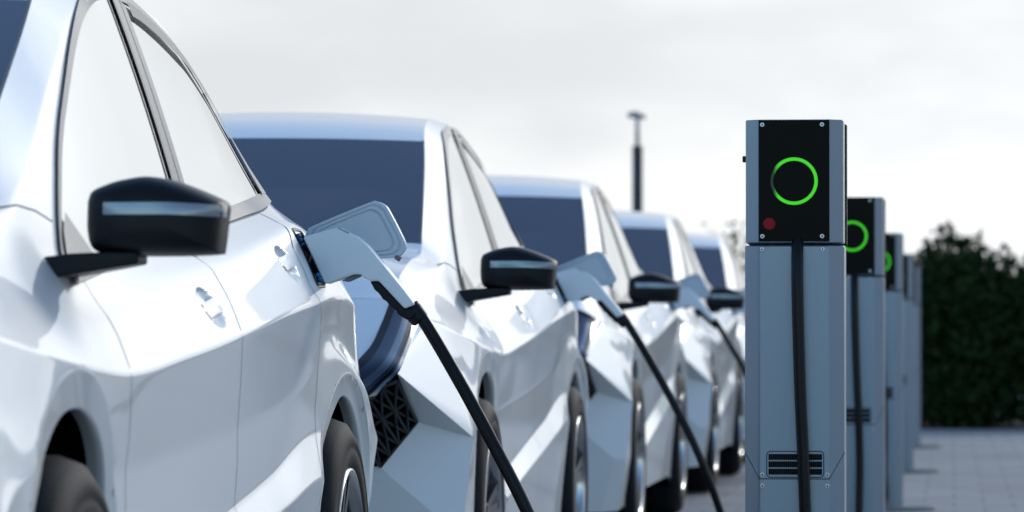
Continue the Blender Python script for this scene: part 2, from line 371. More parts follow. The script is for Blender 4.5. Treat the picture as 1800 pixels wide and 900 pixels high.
def build_car():
    car = empty('parked_car', (0, 0, 0))
    P = M['paint']
    top_zone = np.zeros_like(keep)
    body_mask = keep & ~doorF & ~doorR & ~pin_
    body = grid_part('body', body_mask, (1, -1), P, car)
    for s in (1, -1):
        for dm, hz in ((doorF, HANDLES[0]), (doorR, HANDLES[1])):
            d = grid_part('door', dm, (s,), P, car)
            u0, z0, ha, hb = hz; v = []; f = []; ns = 13; nz = 7       # grip strap across the cup, flush with the skin
            for i in range(ns):
                a = -1+2*i/(ns-1); du = a*ha*.97; hh = .0125
                for k in range(nz):
                    b = (-1, -1, -.85, 0, .85, 1, 1)[k]; zz = z0+.09*du+b*hh
                    v.append(on(u0+du, zz, .0016+.0018*(1-a*a)*(1-abs(b)**4)-(.018*(1-a*a)+.001 if k in (0, nz-1) else 0), s))
            for i in range(ns-1):
                for k in range(nz-1):
                    q = (i*nz+k, i*nz+nz+k, i*nz+nz+k+1, i*nz+k+1); f.append(q if s > 0 else q[::-1])
            mesh_obj('handle', v, f, P, d, auto=38)
    # roof, bonnet, glass across the width: from the upper row inwards
    ew, ez = GW[:, -1], GZ[:, -1]
    def across(name, ua, ub, m, crown, lift=lambda u: 0, parent=car, nn=44):
        sel = np.nonzero((us >= ua-1e-6) & (us <= ub+1e-6))[0]; V = []; F = []
        for i in sel:
            for k in range(nn+1):
                t = -1+2*k/nn; V.append((t*ew[i], us[i], ez[i]+crown(us[i])*(1-t*t)+lift(us[i])*(1-abs(t)**9)))
        for a in range(len(sel)-1):
            for k in range(nn): F.append((a*(nn+1)+k, a*(nn+1)+k+1, (a+1)*(nn+1)+k+1, (a+1)*(nn+1)+k))
        return mesh_obj(name, V, F, m, parent, smooth=True)
    cr = lambda u: np.interp(u, [-.5, -.2, .1, .55, 1.0, 1.45, 2.0, 2.7, 3.5, 3.95], [.0, .016, .022, .018, .012, .012, .026, .026, .02, .02])
    across('roof', WS_U, ROOF_U, P, cr)
    across('bonnet', -.45, HOOD_U, P, cr, lambda u: float(np.interp(u, [-.45, -.3, 0, .35, .55], [0, .010, .018, .012, 0])))
    across('tailgate', RW_U, 3.95, P, cr)
    across('windscreen', HOOD_U, WS_U, M['wglass'], cr)
    across('rear_window', ROOF_U, RW_U, M['wglass'], cr)
    # windscreen surround (dark seal + painted pillar edge)
    sel = np.nonzero((us >= HOOD_U) & (us <= WS_U))[0]
    for s in (1, -1):
        sm = MB(); sm.tube([(s*(ew[i]-.004), us[i], ez[i]+.001) for i in sel[::3]], .0028, 6); sm.out('window_seal', M['gap'], car, smooth=True)
    sm = MB(); sm.box((-.67, HOOD_U-.02, 1.072), (.67, HOOD_U+.012, 1.098)); sm.out('cowl', M['gap'], car)
    # panel gaps
    for s in (1, -1):
        for q_ in (D_FRONT, B_LINE, D_REAR, [(.40, 1.055), (.55, 1.065), (.68, 1.06), (.78, 1.045)]):
            g = MB(); ribbon(g, q_, .0026, .0007, s); g.out('panel_gap', M['gap'], car)
    # wheel arches
    for c in AX:
        for s in (1, -1):
            mb = MB(); v = []; f = []; n = 64
            for i in range(n+1):
                a = R(-22)+R(224)*i/n; ca, sa = math.cos(a), math.sin(a)
                def wz(r): return W(min(max(c+r*ca, -.445), 3.94), max(WZ+r*sa, .2))
                ro_, ri_ = ARCH[c]; wo = wz(ro_+.004); wb = min(wo, .887)-.003
                prof = [(ro_+.006, wz(ro_+.006)+.0006), (ro_+.001, wo+.0016), (ro_-.004, wb+.0005), (ri_+.004, wb), (ri_, wb-.004), (ri_+.002, wb-.016), (ri_+.006, wb-.03)]
                for r, w_ in prof: v.append((s*w_, c+r*ca, WZ+r*sa))
            k = 7
            for i in range(n):
                for j in range(k-1):
                    q = (i*k+j, i*k+j+1, (i+1)*k+j+1, (i+1)*k+j); f.append(q if s < 0 else q[::-1])
            mb.add(v, f); mb.out('wheel_arch', P, car, smooth=True)
            lb = MB(); v = []; f = []                             # liner
            for i in range(n+1):
                a = R(-30)+R(240)*i/n
                for w_ in (.858, .56): v.append((s*w_, c+(ARCH[c][1]+.012)*math.cos(a), WZ+(ARCH[c][1]+.012)*math.sin(a)))
            for i in range(n):
                q = (2*i, 2*i+1, 2*i+3, 2*i+2); f.append(q if s > 0 else q[::-1])
            lb.add(v, f)
            lb.add([(s*.56, c+.44*math.cos(2*PI*i/32), WZ+.44*math.sin(2*PI*i/32)) for i in range(32)], [tuple(range(32))])
            lb.out('wheel_well', M['under'], car)
            # wheel
            wh = MB(); o = .905
            prof = [(o-.215, .215), (o-.222, .28), (o-.205, .325), (o-.17, .342), (o-.055, .342), (o-.022, .330), (o-.006, .305), (o-.002, .285), (o-.006, .280), (o-.002, .272), (o-.004, .250), (o-.014, .232), (o-.02, .228)]
            wh.lathe_x(prof, c, WZ, 72, s); w_o = wh.out('wheel', M['tread'], car, smooth=True)
            rm = MB(); rm.lathe_x([(o-.02, .236), (o-.006, .234), (o-.004, .226), (o-.016, .218), (o-.05, .214), (o-.13, .205), (o-.20, .215)], c, WZ, 72, s)
            rm.out('rim', M['chrome'], w_o, smooth=True)
            sp = MB()
            for i in range(5):
                for dd in (-.13, .13):
                    a = 2*PI*i/5+.3+dd
                    t = np.array([math.cos(a), math.sin(a)]); nn_ = np.array([-t[1], t[0]])
                    for (r0, r1, w0_, w1_) in ((.04, .218, .017, .012),):
                        q = []
                        for xx in (o-.012, o-.045):
                            for r, hw in ((r0, w0_), (r1, w1_)):
                                for sg in (-1, 1):
                                    pt = t*r+nn_*hw*sg; q.append((s*(xx-(.02 if r == r0 else 0)), c+pt[0], WZ+pt[1]))
                        sp.add(q, [(0, 1, 3, 2), (4, 6, 7, 5), (0, 2, 6, 4), (1, 5, 7, 3), (2, 3, 7, 6), (0, 4, 5, 1)])
            sp.lathe_x([(o-.02, .001), (o-.02, .045), (o-.05, .06), (o-.08, .06)], c, WZ, 32, s)
            sp.out('spokes', M['rim'], w_o, auto=40)
            bk = MB(); bk.lathe_x([(o-.10, .03), (o-.10, .165), (o-.12, .165), (o-.12, .03)], c, WZ, 40, s); bk.out('brake_disc', M['screw'], w_o)
    # floor
    fl = MB(); fl.box((-.80, -.40, .185), (.80, 3.60, .30)); fl.out('underbody', M['under'], car)
    # side glass, trim, mirror
    for s in (1, -1):
        v, f = pane(lambda t: .69+0*t, lambda t: 1.99+.13*t, .004, s, 48); mesh_obj('side_window', v, f, M['glass'], car, smooth=True)
        v, f = pane(lambda t: 2.13+.12*t, lambda t: float(np.interp(t, [0, .55, .8, 1], [3.28, 3.18, 3.14, 3.06])), .004, s, 40)
        mesh_obj('side_window', v, f, M['glass'], car, smooth=True)
        tr = MB()
        cl = [(u, zt(u)) for u in np.concatenate([np.linspace(.69, 1.2, 16), np.linspace(1.22, 3.15, 50), np.linspace(3.17, 3.56, 12)])]
        ribbon(tr, cl, lambda t: (-.005-.006*min(1, t*2), .006+.006*min(1, t*2)), .006, s)
        ribbon(tr, [(u, zb(u)) for u in np.linspace(.69, 3.56, 60)], (-.013, .011), .006, s)
        fr = tr.out('window_trim', M['trim'], car, smooth=True)
        q = []; fq = []                                           # quarter panel behind the rear pane
        lo = [(3.27, 1.165), (3.56, 1.172)]
        strip = [((3.05, 1.372), (3.10, 1.375)), ((3.11, 1.335), (3.17, 1.335)), ((3.17, 1.275), (3.265, 1.275)), ((3.22, 1.222), (3.38, 1.222)), ((3.275, 1.163), (3.55, 1.174))]
        for a, b in strip:
            for t in (0, .5, 1): q.append(on(a[0]+(b[0]-a[0])*t, a[1]+(b[1]-a[1])*t, .0085, s))
        for i in range(len(strip)-1):
            for k in (0, 1):
                e = (3*i+k, 3*i+k+1, 3*i+k+4, 3*i+k+3); fq.append(e if s < 0 else e[::-1])
        mesh_obj('quarter_panel', q, fq, M['trim'], car)
        pl = MB(); ribbon(pl, [(2.06, zb(2.06)), (2.185, zt(2.185))], .13, .0075, s); pl.out('door_pillar', M['trim'], car, smooth=True)
        rb = MB()
        ribbon(rb, [(1.985, zb(1.985)), (2.115, zt(2.115))], .022, .0095, s)
        ribbon(rb, [(2.075, zb(2.075)), (2.20, zt(2.20))], .006, .0085, s)
        ribbon(rb, [(u, zt(u)-.024) for u in np.linspace(2.27, 3.05, 30)]+[(3.085, 1.335), (3.135, 1.29), (3.20, 1.222), (3.265, 1.166)], .030, .0105, s)
        rb.out('window_rubber', M['gloss'], car, smooth=True)
        fp = MB(); v = []; f = []                                 # sail panel at the mirror foot
        for a in ((.67, .938, .67, .94), (.74, .950, .74, .985), (.86, .962, .80, 1.03), (.98, .972, .86, 1.06)):
            v += [on(a[0], a[1], .009, s), on(a[2], a[3], .009, s)]
        for i in range(3): q = (2*i, 2*i+2, 2*i+3, 2*i+1); f.append(q if s > 0 else q[::-1])
        fp.add(v, f); fp.out('mirror_sail', M['trim'], car)
        build_mirror(car, s)
    build_front(car)
    build_rear(car)
    build_port(car)
    return car

# mirror housing: outline in (x outward from foot, z) relative to its centre, seen from the front
MIR = [(-.108, .026), (-.100, .042), (-.070, .055), (-.045, .061), (-.02, .0645), (.0, .063), (.03, .056), (.07, .041), (.102, .026), (.1085, .017), (.107, .0), (.101, -.050), (.095, -.0565), (.06, -.0590), (.0, -.0600), (-.06, -.0590), (-.092, -.054), (-.104, -.042), (-.1085, -.02), (-.109, .0)]
def build_mirror(car, s):
    cx, cy, cz_ = .928, .66, 1.048
    ol = np.array(catmull(MIR+[MIR[0]], 4)[:-1])
    ang = np.arctan2(ol[:, 1], ol[:, 0]); rad = np.hypot(ol[:, 0], ol[:, 1])
    order = np.argsort(ang); A = np.concatenate([ang[order]-2*PI, ang[order], ang[order]+2*PI]); Rr = np.tile(rad[order], 3)
    def depth(x, z):
        r = math.hypot(x, z)/np.interp(math.atan2(z, x), A, Rr); return -.062*(max(0, 1-r**3.2))**(1/2.2)
    n = len(ol); V = []; F = []
    rings = [(1.0, .055), (1.012, .05), (1.0, .0)]+[(k, None) for k in (.99, .97, .94, .9, .84, .76, .62, .45, .25)]
    for k, yy in rings:
        for x, z in ol:
            X, Z = x*k, z*k; Y = depth(X, Z) if yy is None else yy
            V.append((s*(cx+X), cy+Y, cz_+Z))
    for i in range(len(rings)-1):
        for j in range(n):
            q = (i*n+j, i*n+(j+1) % n, (i+1)*n+(j+1) % n, (i+1)*n+j); F.append(q if s > 0 else q[::-1])
    e = tuple((len(rings)-1)*n+j for j in range(n)); F.append(e if s > 0 else e[::-1])
    mo = mesh_obj('side_mirror', V, F, M['black'], car, smooth=True)
    V = []; F = []                                               # mirror glass, facing back
    for x, z in ol: V.append((s*(cx+x*.96), cy+.048, cz_+z*.95))
    F = [tuple(range(n-1, -1, -1)) if s > 0 else tuple(range(n))]
    mesh_obj('mirror_glass', V, F, M['chrome'], mo)
    xs = list(np.linspace(-.075, .1075, 40)); V = []; F = []
    for x in xs:
        for z in (.0225-.02*0, .0165, .0095, .0035):
            zz = z-.004*max(0, (x-.03)/.08); V.append((s*(cx+x), cy+depth(x, zz)-.0016, cz_+zz))
    for z in (.0185, .0125, .0055, -.0005): V.append((s*(cx+.1096), cy+.012, cz_+z))
    for i in range(len(xs)):
        for k in range(3):
            q = (4*i+k, 4*i+k+4, 4*i+k+5, 4*i+k+1); F.append(q if s < 0 else q[::-1])
    mesh_obj('indicator', V, F, M['strip'], mo, smooth=True)
    a = MB()                                                     # foot: a wedge from the door to the housing
    v = []
    for (x, y0, y1, z0, z1) in ((.755, .60, .74, .950, .985), (.80, .605, .735, .957, .991), (.87, .615, .715, .9685, .994), (.905, .625, .71, .975, .994)):
        v += [(s*x, y0, z0), (s*x, y1, z0), (s*x, y1, z1), (s*x, y0, z1)]
    f = []
    for i in range(3):
        for k in range(4):
            q = (4*i+k, 4*i+(k+1) % 4, 4*i+4+(k+1) % 4, 4*i+4+k); f.append(q if s > 0 else q[::-1])
    f += [(0, 3, 2, 1) if s > 0 else (0, 1, 2, 3), (12, 13, 14, 15) if s > 0 else (12, 15, 14, 13)]
    a.add(v, f); a.out('mirror_foot', M['black'], mo, bevel=.004)

# ---------------------------------------------------------------- front end (facets), given for one side as (w, u, z)
def build_front(car):
    H1 = (.776, -.45, .918); H2 = (.777, -.52, .882); H3 = (.762, -.82, .764)
    A1 = (.918, -.45, .591); C0 = (.897, -.50, .369); C1 = (.852, -.527, .370); C2 = (.725, -.585, .484)
    Gr = (.777, -.528, .633); Gb = (.691, -.60, .519)
    B0 = (.86, -.46, .165); B1 = (.80, -.50, .16)
    Hi1 = (.70, -.45, .956)
    for s in (1, -1):
        def poly(name, faces, m, **k):
            mb = MB()
            for q in faces:
                mb.add([(s*p[0], p[1], p[2]) for p in q], [tuple(range(len(q))) if s > 0 else tuple(range(len(q)-1, -1, -1))])
            return mb.out(name, m, car, **k)
        j3, j4 = MARK[3], MARK[4]
        edge = [(GW[0, j], -.45, GZ[0, j]) for j in range(j3, MARK[6]+1, 2)]
        ring = [A1]+edge[1:]+[H1, H2]                            # smooth panel between lamp and wheel opening
        wv = [H3]+ring; wf = [(0, i, i+1) for i in range(1, len(ring))]
        nw = MB(); nw.add([(s*p[0], p[1], p[2]) for p in wv], [q if s > 0 else q[::-1] for q in wf]); nw.out('front_wing', M['paint'], car, smooth=True)
        low = [(GW[0, j], -.45, GZ[0, j]) for j in range(MARK[1], j3+1, 2)]
        poly('bumper', [[H3, Gr, A1], [Gr, Gb, C2, C1, C0, A1], [C0]+low[:1]+low[1:]+[A1], [C2, (0, -.80, .49), (0, -.76, .37), C1],
                        [C1, (0, -.76, .37), (0, -.72, .16), B1], [C0, C1, B1, B0], [Gb, (0, -.80, .52), (0, -.80, .49), C2],
                        [C0, B0, (GW[0, 0], -.45, GZ[0, 0])]+[(GW[0, j], -.45, GZ[0, j]) for j in range(2, MARK[1]+1, 2)]], M['paint'])
        # bonnet nose in front of the grid, curved
        nose = MB(); n = 12; v = []; f = []
        rows_ = [[(0, -.45, .956), (.35, -.45, .956), (.60, -.45, .956), Hi1], [(0, -.62, .890), (.35, -.615, .888), (.58, -.60, .886), (.695, -.565, .903)],
                 [(0, -.78, .828), (.35, -.77, .826), (.58, -.75, .82), (.683, -.70, .835)], [(0, -.88, .785), (.35, -.87, .784), (.56, -.84, .78), (.650, -.80, .785)]]
        for r in rows_: v += [(s*p[0], p[1], p[2]) for p in r]
        for i in range(3):
            for k in range(3):
                q = (4*i+k, 4*i+4+k, 4*i+5+k, 4*i+1+k); f.append(q if s < 0 else q[::-1])
        nose.add(v, f); no = nose.out('bonnet_nose', M['paint'], car, smooth=True)
        # headlight: dark bezel, blue lens, inner light guides
        outer = catmull([(.775, -.452, .918), (.772, -.50, .893), (.774, -.62, .845), (.772, -.74, .80), (.768, -.85, .762), (.735, -.865, .728), (.700, -.875, .690), (.62, -.89, .65)], 6)
        inner = catmull([(.700, -.452, .957), (.697, -.53, .920), (.692, -.62, .878), (.685, -.70, .842), (.672, -.76, .812), (.650, -.82, .785), (.60, -.86, .765), (.52, -.89, .75)], 6)
        def between(t0, t1, lift, n0=0, n1=None):
            V = []; F = []; O = outer[n0:n1]; I = inner[n0:n1]
            for o_, i_ in zip(O, I):
                o_, i_ = np.array(o_), np.array(i_)
                for t in np.linspace(t0, t1, 7):
                    p = o_+(i_-o_)*t; p = p+np.array([.35, -.75, .2])*(lift+.016*4*t*(1-t)); V.append((s*p[0], p[1], p[2]))
            for a in range(len(O)-1):
                for k in range(6):
                    q = (a*7+k, a*7+7+k, a*7+8+k, a*7+1+k); F.append(q if s < 0 else q[::-1])
            return V, F
        v, f = between(0, 1, .0); hl = mesh_obj('headlight', v, f, M['gloss'], car, smooth=True)
        v, f = between(.22, .80, .004, 4, 40); mesh_obj('lens', v, f, M['lampr'], hl, smooth=True)
        v, f = between(.30, .50, .009, 7, 40); mesh_obj('light_guide', v, f, M['lamp'], hl, smooth=True)
        v, f = between(.03, .12, .005, 2, 40); mesh_obj('bezel', v, f, M['lamp'], hl, smooth=True)
        # air intake: dark recess with a triangular lattice
        T0 = np.array((.758, -.80, .742)); Rr_ = np.array(Gr); Bb = np.array(Gb); L0 = np.array((.60, -.655, .55))
        T1 = np.array((.60, -.84, .68))
        poly('intake', [[tuple(T0), tuple(T1), tuple(L0), tuple(Bb), tuple(Rr_)]], M['under'])
        lat = MB()
        def PT(a, b): # a along upper->lower right, b towards the centre
            top = T0+(T1-T0)*b*1.0; bot = Rr_+(Bb-Rr_)*b
            return top+(bot-top)*a
        def bar(p, q, r=.0042):
            d = np.array([.1, -.010, 0]); lat.tube([(s*(p[0]+.002), p[1]-.008, p[2]), (s*(q[0]+.002), q[1]-.008, q[2])], r, 6)
        nb = 4
        for b in range(nb+1):
            x = b/nb
            bar(PT(0, x), PT(1, x), .005)
        for a in (0, .5, 1): bar(PT(a, 0), PT(a, 1), .005)
        for b in range(nb):
            x0, x1 = b/nb, (b+1)/nb
            for a0 in (0, .5):
                bar(PT(a0, x0), PT(a0+.5, x1)); bar(PT(a0+.5, x0), PT(a0, x1))
        lat.out('grille', M['grille'], car, smooth=True)
    g = MB(); g.add([(-.60, -.87, .78), (.60, -.87, .78), (.60, -.68, .53), (-.60, -.68, .53)], [(0, 3, 2, 1)]); g.out('front_panel', M['under'], car)

def build_rear(car):
    v = [(s*GW[-1, j], 3.95, GZ[-1, j]) for s in (1, -1) for j in range(nP)]
    f = [tuple(range(nP))+tuple(range(2*nP-1, nP-1, -1))]
    mesh_obj('rear_panel', v, f, M['black'], car)  # unseen tail, made black to cut sunlight bounced onto the next car's front
    for s in (1, -1):
        t = MB(); t.box((min(s*.25, s*.70), 3.94, .86), (max(s*.25, s*.70), 3.968, .93)); t.out('tail_light', M['red'], car, bevel=.006)

def build_port(car):
    u0, z0, hu, hz = PORT
    # pocket with its rim
    mb = MB(); n = 40; V = []; F = []
    def rr(k, t):
        a = 2*PI*t; c, s_ = math.cos(a), math.sin(a); e = .35
        dz_ = hz*k*math.copysign(abs(s_)**e, s_); return (u0+hu*k*math.copysign(abs(c)**e, c)+LEAN*dz_, z0+dz_)
    for k, off in ((1.12, .0008), (1.06, .0030), (1.0, .0022), (.97, -.004), (.95, -.009)):
        for i in range(n):
            u, z = rr(k, i/n); V.append(on(u, z, off))
    for a in range(4):
        for i in range(n): F.append((a*n+i, a*n+n+i, a*n+n+(i+1) % n, a*n+(i+1) % n))
    F.append(tuple(4*n+i for i in range(n)))
    p = mesh_obj('charge_port', V, F, M['gloss'], car, auto=50)
    pb = MB()
    for (du, dz) in ((-.030, .045), (-.028, .036), (-.024, .026), (-.020, .044), (-.010, -.037), (.0, -.045), (.012, -.047), (.010, -.036)):
        c = on(u0+du+LEAN*dz, z0+dz, .002); pb.add(*ball(c, .0045))
    pb.out('port_lamp', M['pin'], p, smooth=True)
    # open flap standing out from the rear edge of the port
    y = 3.005
    ol = [(.822, 1.062), (.828, 1.080), (.845, 1.092), (.955, 1.137), (.975, 1.141), (.992, 1.134), (1.003, 1.120), (1.030, 1.068), (1.037, 1.048), (1.032, 1.036), (1.012, 1.024), (.92, 1.020), (.835, 1.022), (.822, 1.04)]
    ol = [(x-.003, z) for x, z in catmull(ol+[ol[0]], 3)[:-1]]
    c = np.mean(ol, axis=0)
    fl = MB(); V = []; F = []; m = len(ol)
    rings = [(1.0, .016), (1.0, .004), (.985, .0), (.90, 0), (.885, .003), (.86, .003), (.845, .0), (.76, .0), (.745, .0045), (.72, .0045), (.70, .002)]
    for k, dy in rings:
        for x, z in ol: V.append((c[0]+(x-c[0])*k, y+dy, c[1]+(z-c[1])*k))
    for a in range(len(rings)-1):
        for i in range(m): F.append((a*m+i, a*m+(i+1) % m, a*m+m+(i+1) % m, a*m+m+i)[::-1])
    F.append(tuple((len(rings)-1)*m+i for i in range(m))); F.append(tuple(range(m-1, -1, -1)))
    fl.add(V, F); fo = fl.out('charge_flap', M['flap'], car, auto=35)
    bm = bmesh.new(); bm.from_mesh(fo.data); bmesh.ops.recalc_face_normals(bm, faces=bm.faces); bm.to_mesh(fo.data); bm.free()
    h = MB(); h.tube([(.80, y+.006, 1.06), (.835, y+.010, 1.062)], .007, 8); h.tube([(1.012, y+.004, 1.026), (1.022, y+.004, 1.020)], .006, 8)
    h.out('hinge', M['gund'], fo, smooth=True)

def ball(c, r, n=10, m=6):
    v = []; f = []
    for i in range(m+1):
        t = PI*i/m
        for k in range(n): v.append((c[0]+r*math.sin(t)*math.cos(2*PI*k/n), c[1]+r*math.sin(t)*math.sin(2*PI*k/n), c[2]+r*math.cos(t)))
    for i in range(m):
        for k in range(n): f.append((i*n+k, (i+1)*n+k, (i+1)*n+(k+1) % n, i*n+(k+1) % n))
    return v, f

# ------------------------------------------------------------------ layout numbers
CX = -2.17; YF = 6.25; STEP = 5.85; NROW = 5
car = build_car(); cars = [car]
for i in range(1, NROW): cars.append(copy_tree(car))
car_lab = ['nearest white electric car, cut off by the left edge', 'second white car, its windscreen half hidden by the nearest car',
           'third white car from the left, right behind the second one', 'fourth white car, below the dark lamp post',
           'farthest white car, just left of the nearest charging post']
for i, c in enumerate(cars):
    c.location = (CX, YF+i*STEP, 0); tag(c, car_lab[i], 'car', 'white cars parked in a row at the chargers')

# ------------------------------------------------------------------ charging posts
PX, PY0 = -.355, 10.05
def build_post():
    o = empty('charging_post', (0, 0, 0))
    hw, dp, ch = .110, .20, .030
    def octo(hw, c, d, c2=None): return [(-hw+c, 0), (hw-c, 0), (hw, c*.9), (hw, d), (-hw, d), (-hw, c*.9)]
    b = MB(); b.prism_z(octo(.112, .033, .19), .02, 1.0625); body = b.out('cabinet', M['cabm'], o, bevel=.004)
    # lower cover plate with slanted shoulders, 2 mm proud
    hd = MB(); hd.prism_z([(-hw+ch, 0), (hw-ch, 0), (hw, ch*.9), (hw, .17), (-hw, .17), (-hw, ch*.9)], 1.068, 1.346)
    head = hd.out('head', M['cabm'], o, bevel=.003)
    bk = MB(); bk.box((-.110, .172, 1.066), (.1145, .21, 1.342)); bk.out('back_cover', M['black'], head, bevel=.002)
    fp = MB(); fp.box((-.0795, -.005, 1.0715), (.0795, .002, 1.3445)); pan = fp.out('front_panel', M['cabf'], head, bevel=.001)
    # light ring with inner dish
    n = 96; V = []; F = []
    for r, y in ((.0458, -.0052), (.0535, -.0052), (.0535, -.0062), (.0525, -.0078), (.0468, -.0078), (.0458, -.0062)):
        V += [(r*math.cos(2*PI*i/n), y, r*math.sin(2*PI*i/n)) for i in range(n)]
    for a in range(6):
        for i in range(n): F.append((a*n+i, ((a+1) % 6)*n+i, ((a+1) % 6)*n+(i+1) % n, a*n+(i+1) % n))
    ro = mesh_obj('light_ring', V, F, M['ring'], pan, auto=40); ro.location = (0, 0, 1.207)
    ds = MB(); ds.disc_y(0, 1.207, .044, -.0062, -.003, 48); ds.out('dial', M['cabf'], pan, bevel=.0008)
    bt = MB(); bt.disc_y(-.0555, 1.111, .0128, -.0085, -.003, 32); bt.out('stop_button', M['button'], pan, bevel=.001)
    br = MB(); br.disc_y(-.0555, 1.111, .0150, -.0062, -.003, 32); br.out('button_collar', M['gloss'], pan, bevel=.0005)
    def screw(x, z, y, par, r=.0052):
        m_ = MB(); m_.disc_y(x, z, r, y-.0035, y+.002, 16); s_ = m_.out('screw', M['screw'], par, bevel=.0009)
        k = MB(); k.disc_y(x, z, r*.45, y-.0039, y-.0030, 6); k.out('socket', M['gloss'], s_)
    for x, z in ((-.071, 1.334), (.063, 1.334), (-.071, 1.083), (.063, 1.083)): screw(x, z, -.005, pan)
    for x, z in ((-.072, 1.054), (.064, 1.054)): screw(x, z, 0, body, .0050)
    for z in (.5475, .5225):
        for x in (-.072, .074): screw(x, z, 0, body, .0052)
    sw = MB(); sw.box((-.1185, .05, 1.252), (-.108, .075, 1.266)); sw.out('hook', M['black'], head, bevel=.002)
    # grooves of the lower cover
    gr = MB()
    def groove(p, q, wd=.0022):
        p, q = np.array(p), np.array(q); d = (q-p)/np.linalg.norm(q-p); nn_ = np.array([-d[1], d[0]])*wd/2
        c = [p-nn_, q-nn_, q+nn_, p+nn_]; gr.add([(x, -.0006, z) for x, z in c], [(0, 1, 2, 3)])
    groove((-.078, .538), (.078, .538))
    def groove3(p, q):
        gr.tube([p, q], .0012, 6)
    groove3((-.078, .0, .538), (-.1115, .030, .597)); groove3((.078, .0, .538), (.1115, .030, .597))
    rx0, rx1, rz0, rz1, rr_ = -.062, .066, .5415, .600, .009
    lp = []
    for cx_, cz_, a0 in ((rx1-rr_, rz1-rr_, 0), (rx0+rr_, rz1-rr_, 90), (rx0+rr_, rz0+rr_, 180), (rx1-rr_, rz0+rr_, 270)):
        lp += [(cx_+rr_*math.cos(R(a0+k*15)), cz_+rr_*math.sin(R(a0+k*15))) for k in range(7)]
    for a, b_ in zip(lp, lp[1:]+lp[:1]): groove(a, b_)
    gr.out('panel_seam', M['seam'], body)
    vt = MB()
    for r_ in range(3):
        z1 = .594-r_*.0165; vt.box((-.058, -.0012, z1-.0135), (.062, -.0002, z1))
    vent = vt.out('vent', M['under'], body)
    sl = MB()
    for r_ in range(3):
        z1 = .594-r_*.0165
        for k in range(1, 28):
            x = -.058+.12*k/28; sl.box((x-.0006, -.0022, z1-.0133), (x+.0006, -.0013, z1-.0003))
    sl.out('vent_slats', M['grille'], vent)
    bp = MB(); n = 48
    bp.prism_z([(.25*math.cos(2*PI*i/n)+.02, .10+.25*math.sin(2*PI*i/n)) for i in range(n)], .0, .022); bp.out('base_plate', M['concrete'], o, bevel=.006)
    return o
posts = [build_post()]
for i in range(1, NROW): posts.append(copy_tree(posts[0]))
plab = ['nearest charging post, black head with full green ring', 'second charging post, half hidden behind the nearest post', 'third charging post along the line, only a sliver of green ring showing',
        'fourth charging post along the line, second from the far end', 'farthest charging post, smallest one next to the dark hedge']
for i, p in enumerate(posts):
    p.location = (PX, PY0+i*STEP, 0); tag(p, plab[i], 'charging post', 'charging posts in a line')

# ------------------------------------------------------------------ charging connectors with their cables
def build_gun():
    o = empty('charging_connector', (0, 0, 0))     # origin: same as the car's (world x = CX + x)
    Yc = PORT[0]-.002
    # profile (x, z) in the plane across the car side
    hous = [(.8335, 1.064), (.838, 1.066), (.905, 1.0845), (.911, 1.083), (.928, 1.073), (.945, 1.0655), (.968, 1.047), (1.045, .953), (1.0665, .9245), (1.045, .9160), (.991, .9735), (.972, .9735), (.960, .981), (.953, .9868), (.940, .9870), (.884, .968), (.8775, .969), (.870, .985)]
    hous = hous[::-1]
    m = MB(); m.prism(hous, Yc-.029, Yc+.029); h = m.out('connector_housing', M['gun'], o, bevel=.016, seg=6)
    g = MB(); gp = [(.972, .9730), (.991, .9730), (1.045, .9155), (1.063, .9200), (1.070, .9080), (1.062, .8960), (1.050, .8930), (1.030, .9045), (1.026, .9135), (1.018, .917), (1.012, .9245), (1.006, .932), (.9985, .9355), (.9945, .943), (.988, .9505), (.982, .9545), (.978, .963)]
    g.prism(gp[::-1], Yc-.0235, Yc+.0235); g.out('grip', M['black'], o, bevel=.004, seg=3)
    cl_ = MB(); cl_.tube([(1.0515, Yc, .9205), (1.058, Yc, .9125), (1.0745, Yc, .8930), (1.0765, Yc, .8905)], [.0195, .0215, .0195, .015], 24); cl_.out('collar', M['black'], o, auto=40)
    l = MB(); l.prism([(.912, .974), (.926, .9715), (.955, .985), (.945, .9875), (.93, .9835)], Yc-.012, Yc+.012); l.out('latch', M['gund'], o, bevel=.002)
    b = MB(); b.prism([(.9065, 1.0835), (.9075, 1.0845), (.930, 1.0735), (.929, 1.0718)], Yc-.0305, Yc-.0285); b.out('latch_seam', M['gund'], o)
    k = MB(); k.tube([(.79, Yc, 1.03), (.842, Yc, 1.0175)], [.026, .03], 20); k.out('plug', M['black'], o, smooth=True)
    # cable: down in a slack line to the ground, over to the post and up its front
    px = PX-CX; py = PY0-YF
    pts = [(1.058, Yc, .925), (1.076, Yc-.002, .900), (1.113, Yc-.010, .842), (1.175, Yc-.03, .738), (1.237, Yc-.05, .627), (1.300, Yc-.06, .505), (1.36, Yc-.05, .36), (1.42, Yc-.01, .19), (1.49, Yc+.06, .07), (1.58, Yc+.2, .016),
           (1.70, Yc+.45, .016), (1.78, Yc+.62, .016), (px+.03, py-.13, .05), (px+.024, py-.05, .20), (px+.026, py-.032, .40), (px+.022, py-.034, .56), (px+.014, py-.034, .75), (px+.0085, py-.030, .95), (px+.0075, py-.012, 1.05), (px+.0085, py+.02, 1.09)]
    c = MB(); c.tube(catmull(pts, 8), .0134, 14); c.out('cable', M['cable'], o, smooth=True)
    return o
guns = [build_gun()]
for i in range(1, NROW): guns.append(copy_tree(guns[0]))
glab = ['pale grey charging connector plugged into the nearest car, its lead crossing the second car', 'charging connector plugged into the second white car', 'charging connector plugged into the third white car',
        'charging connector plugged into the fourth white car, mostly hidden', 'charging connector plugged into the farthest white car']
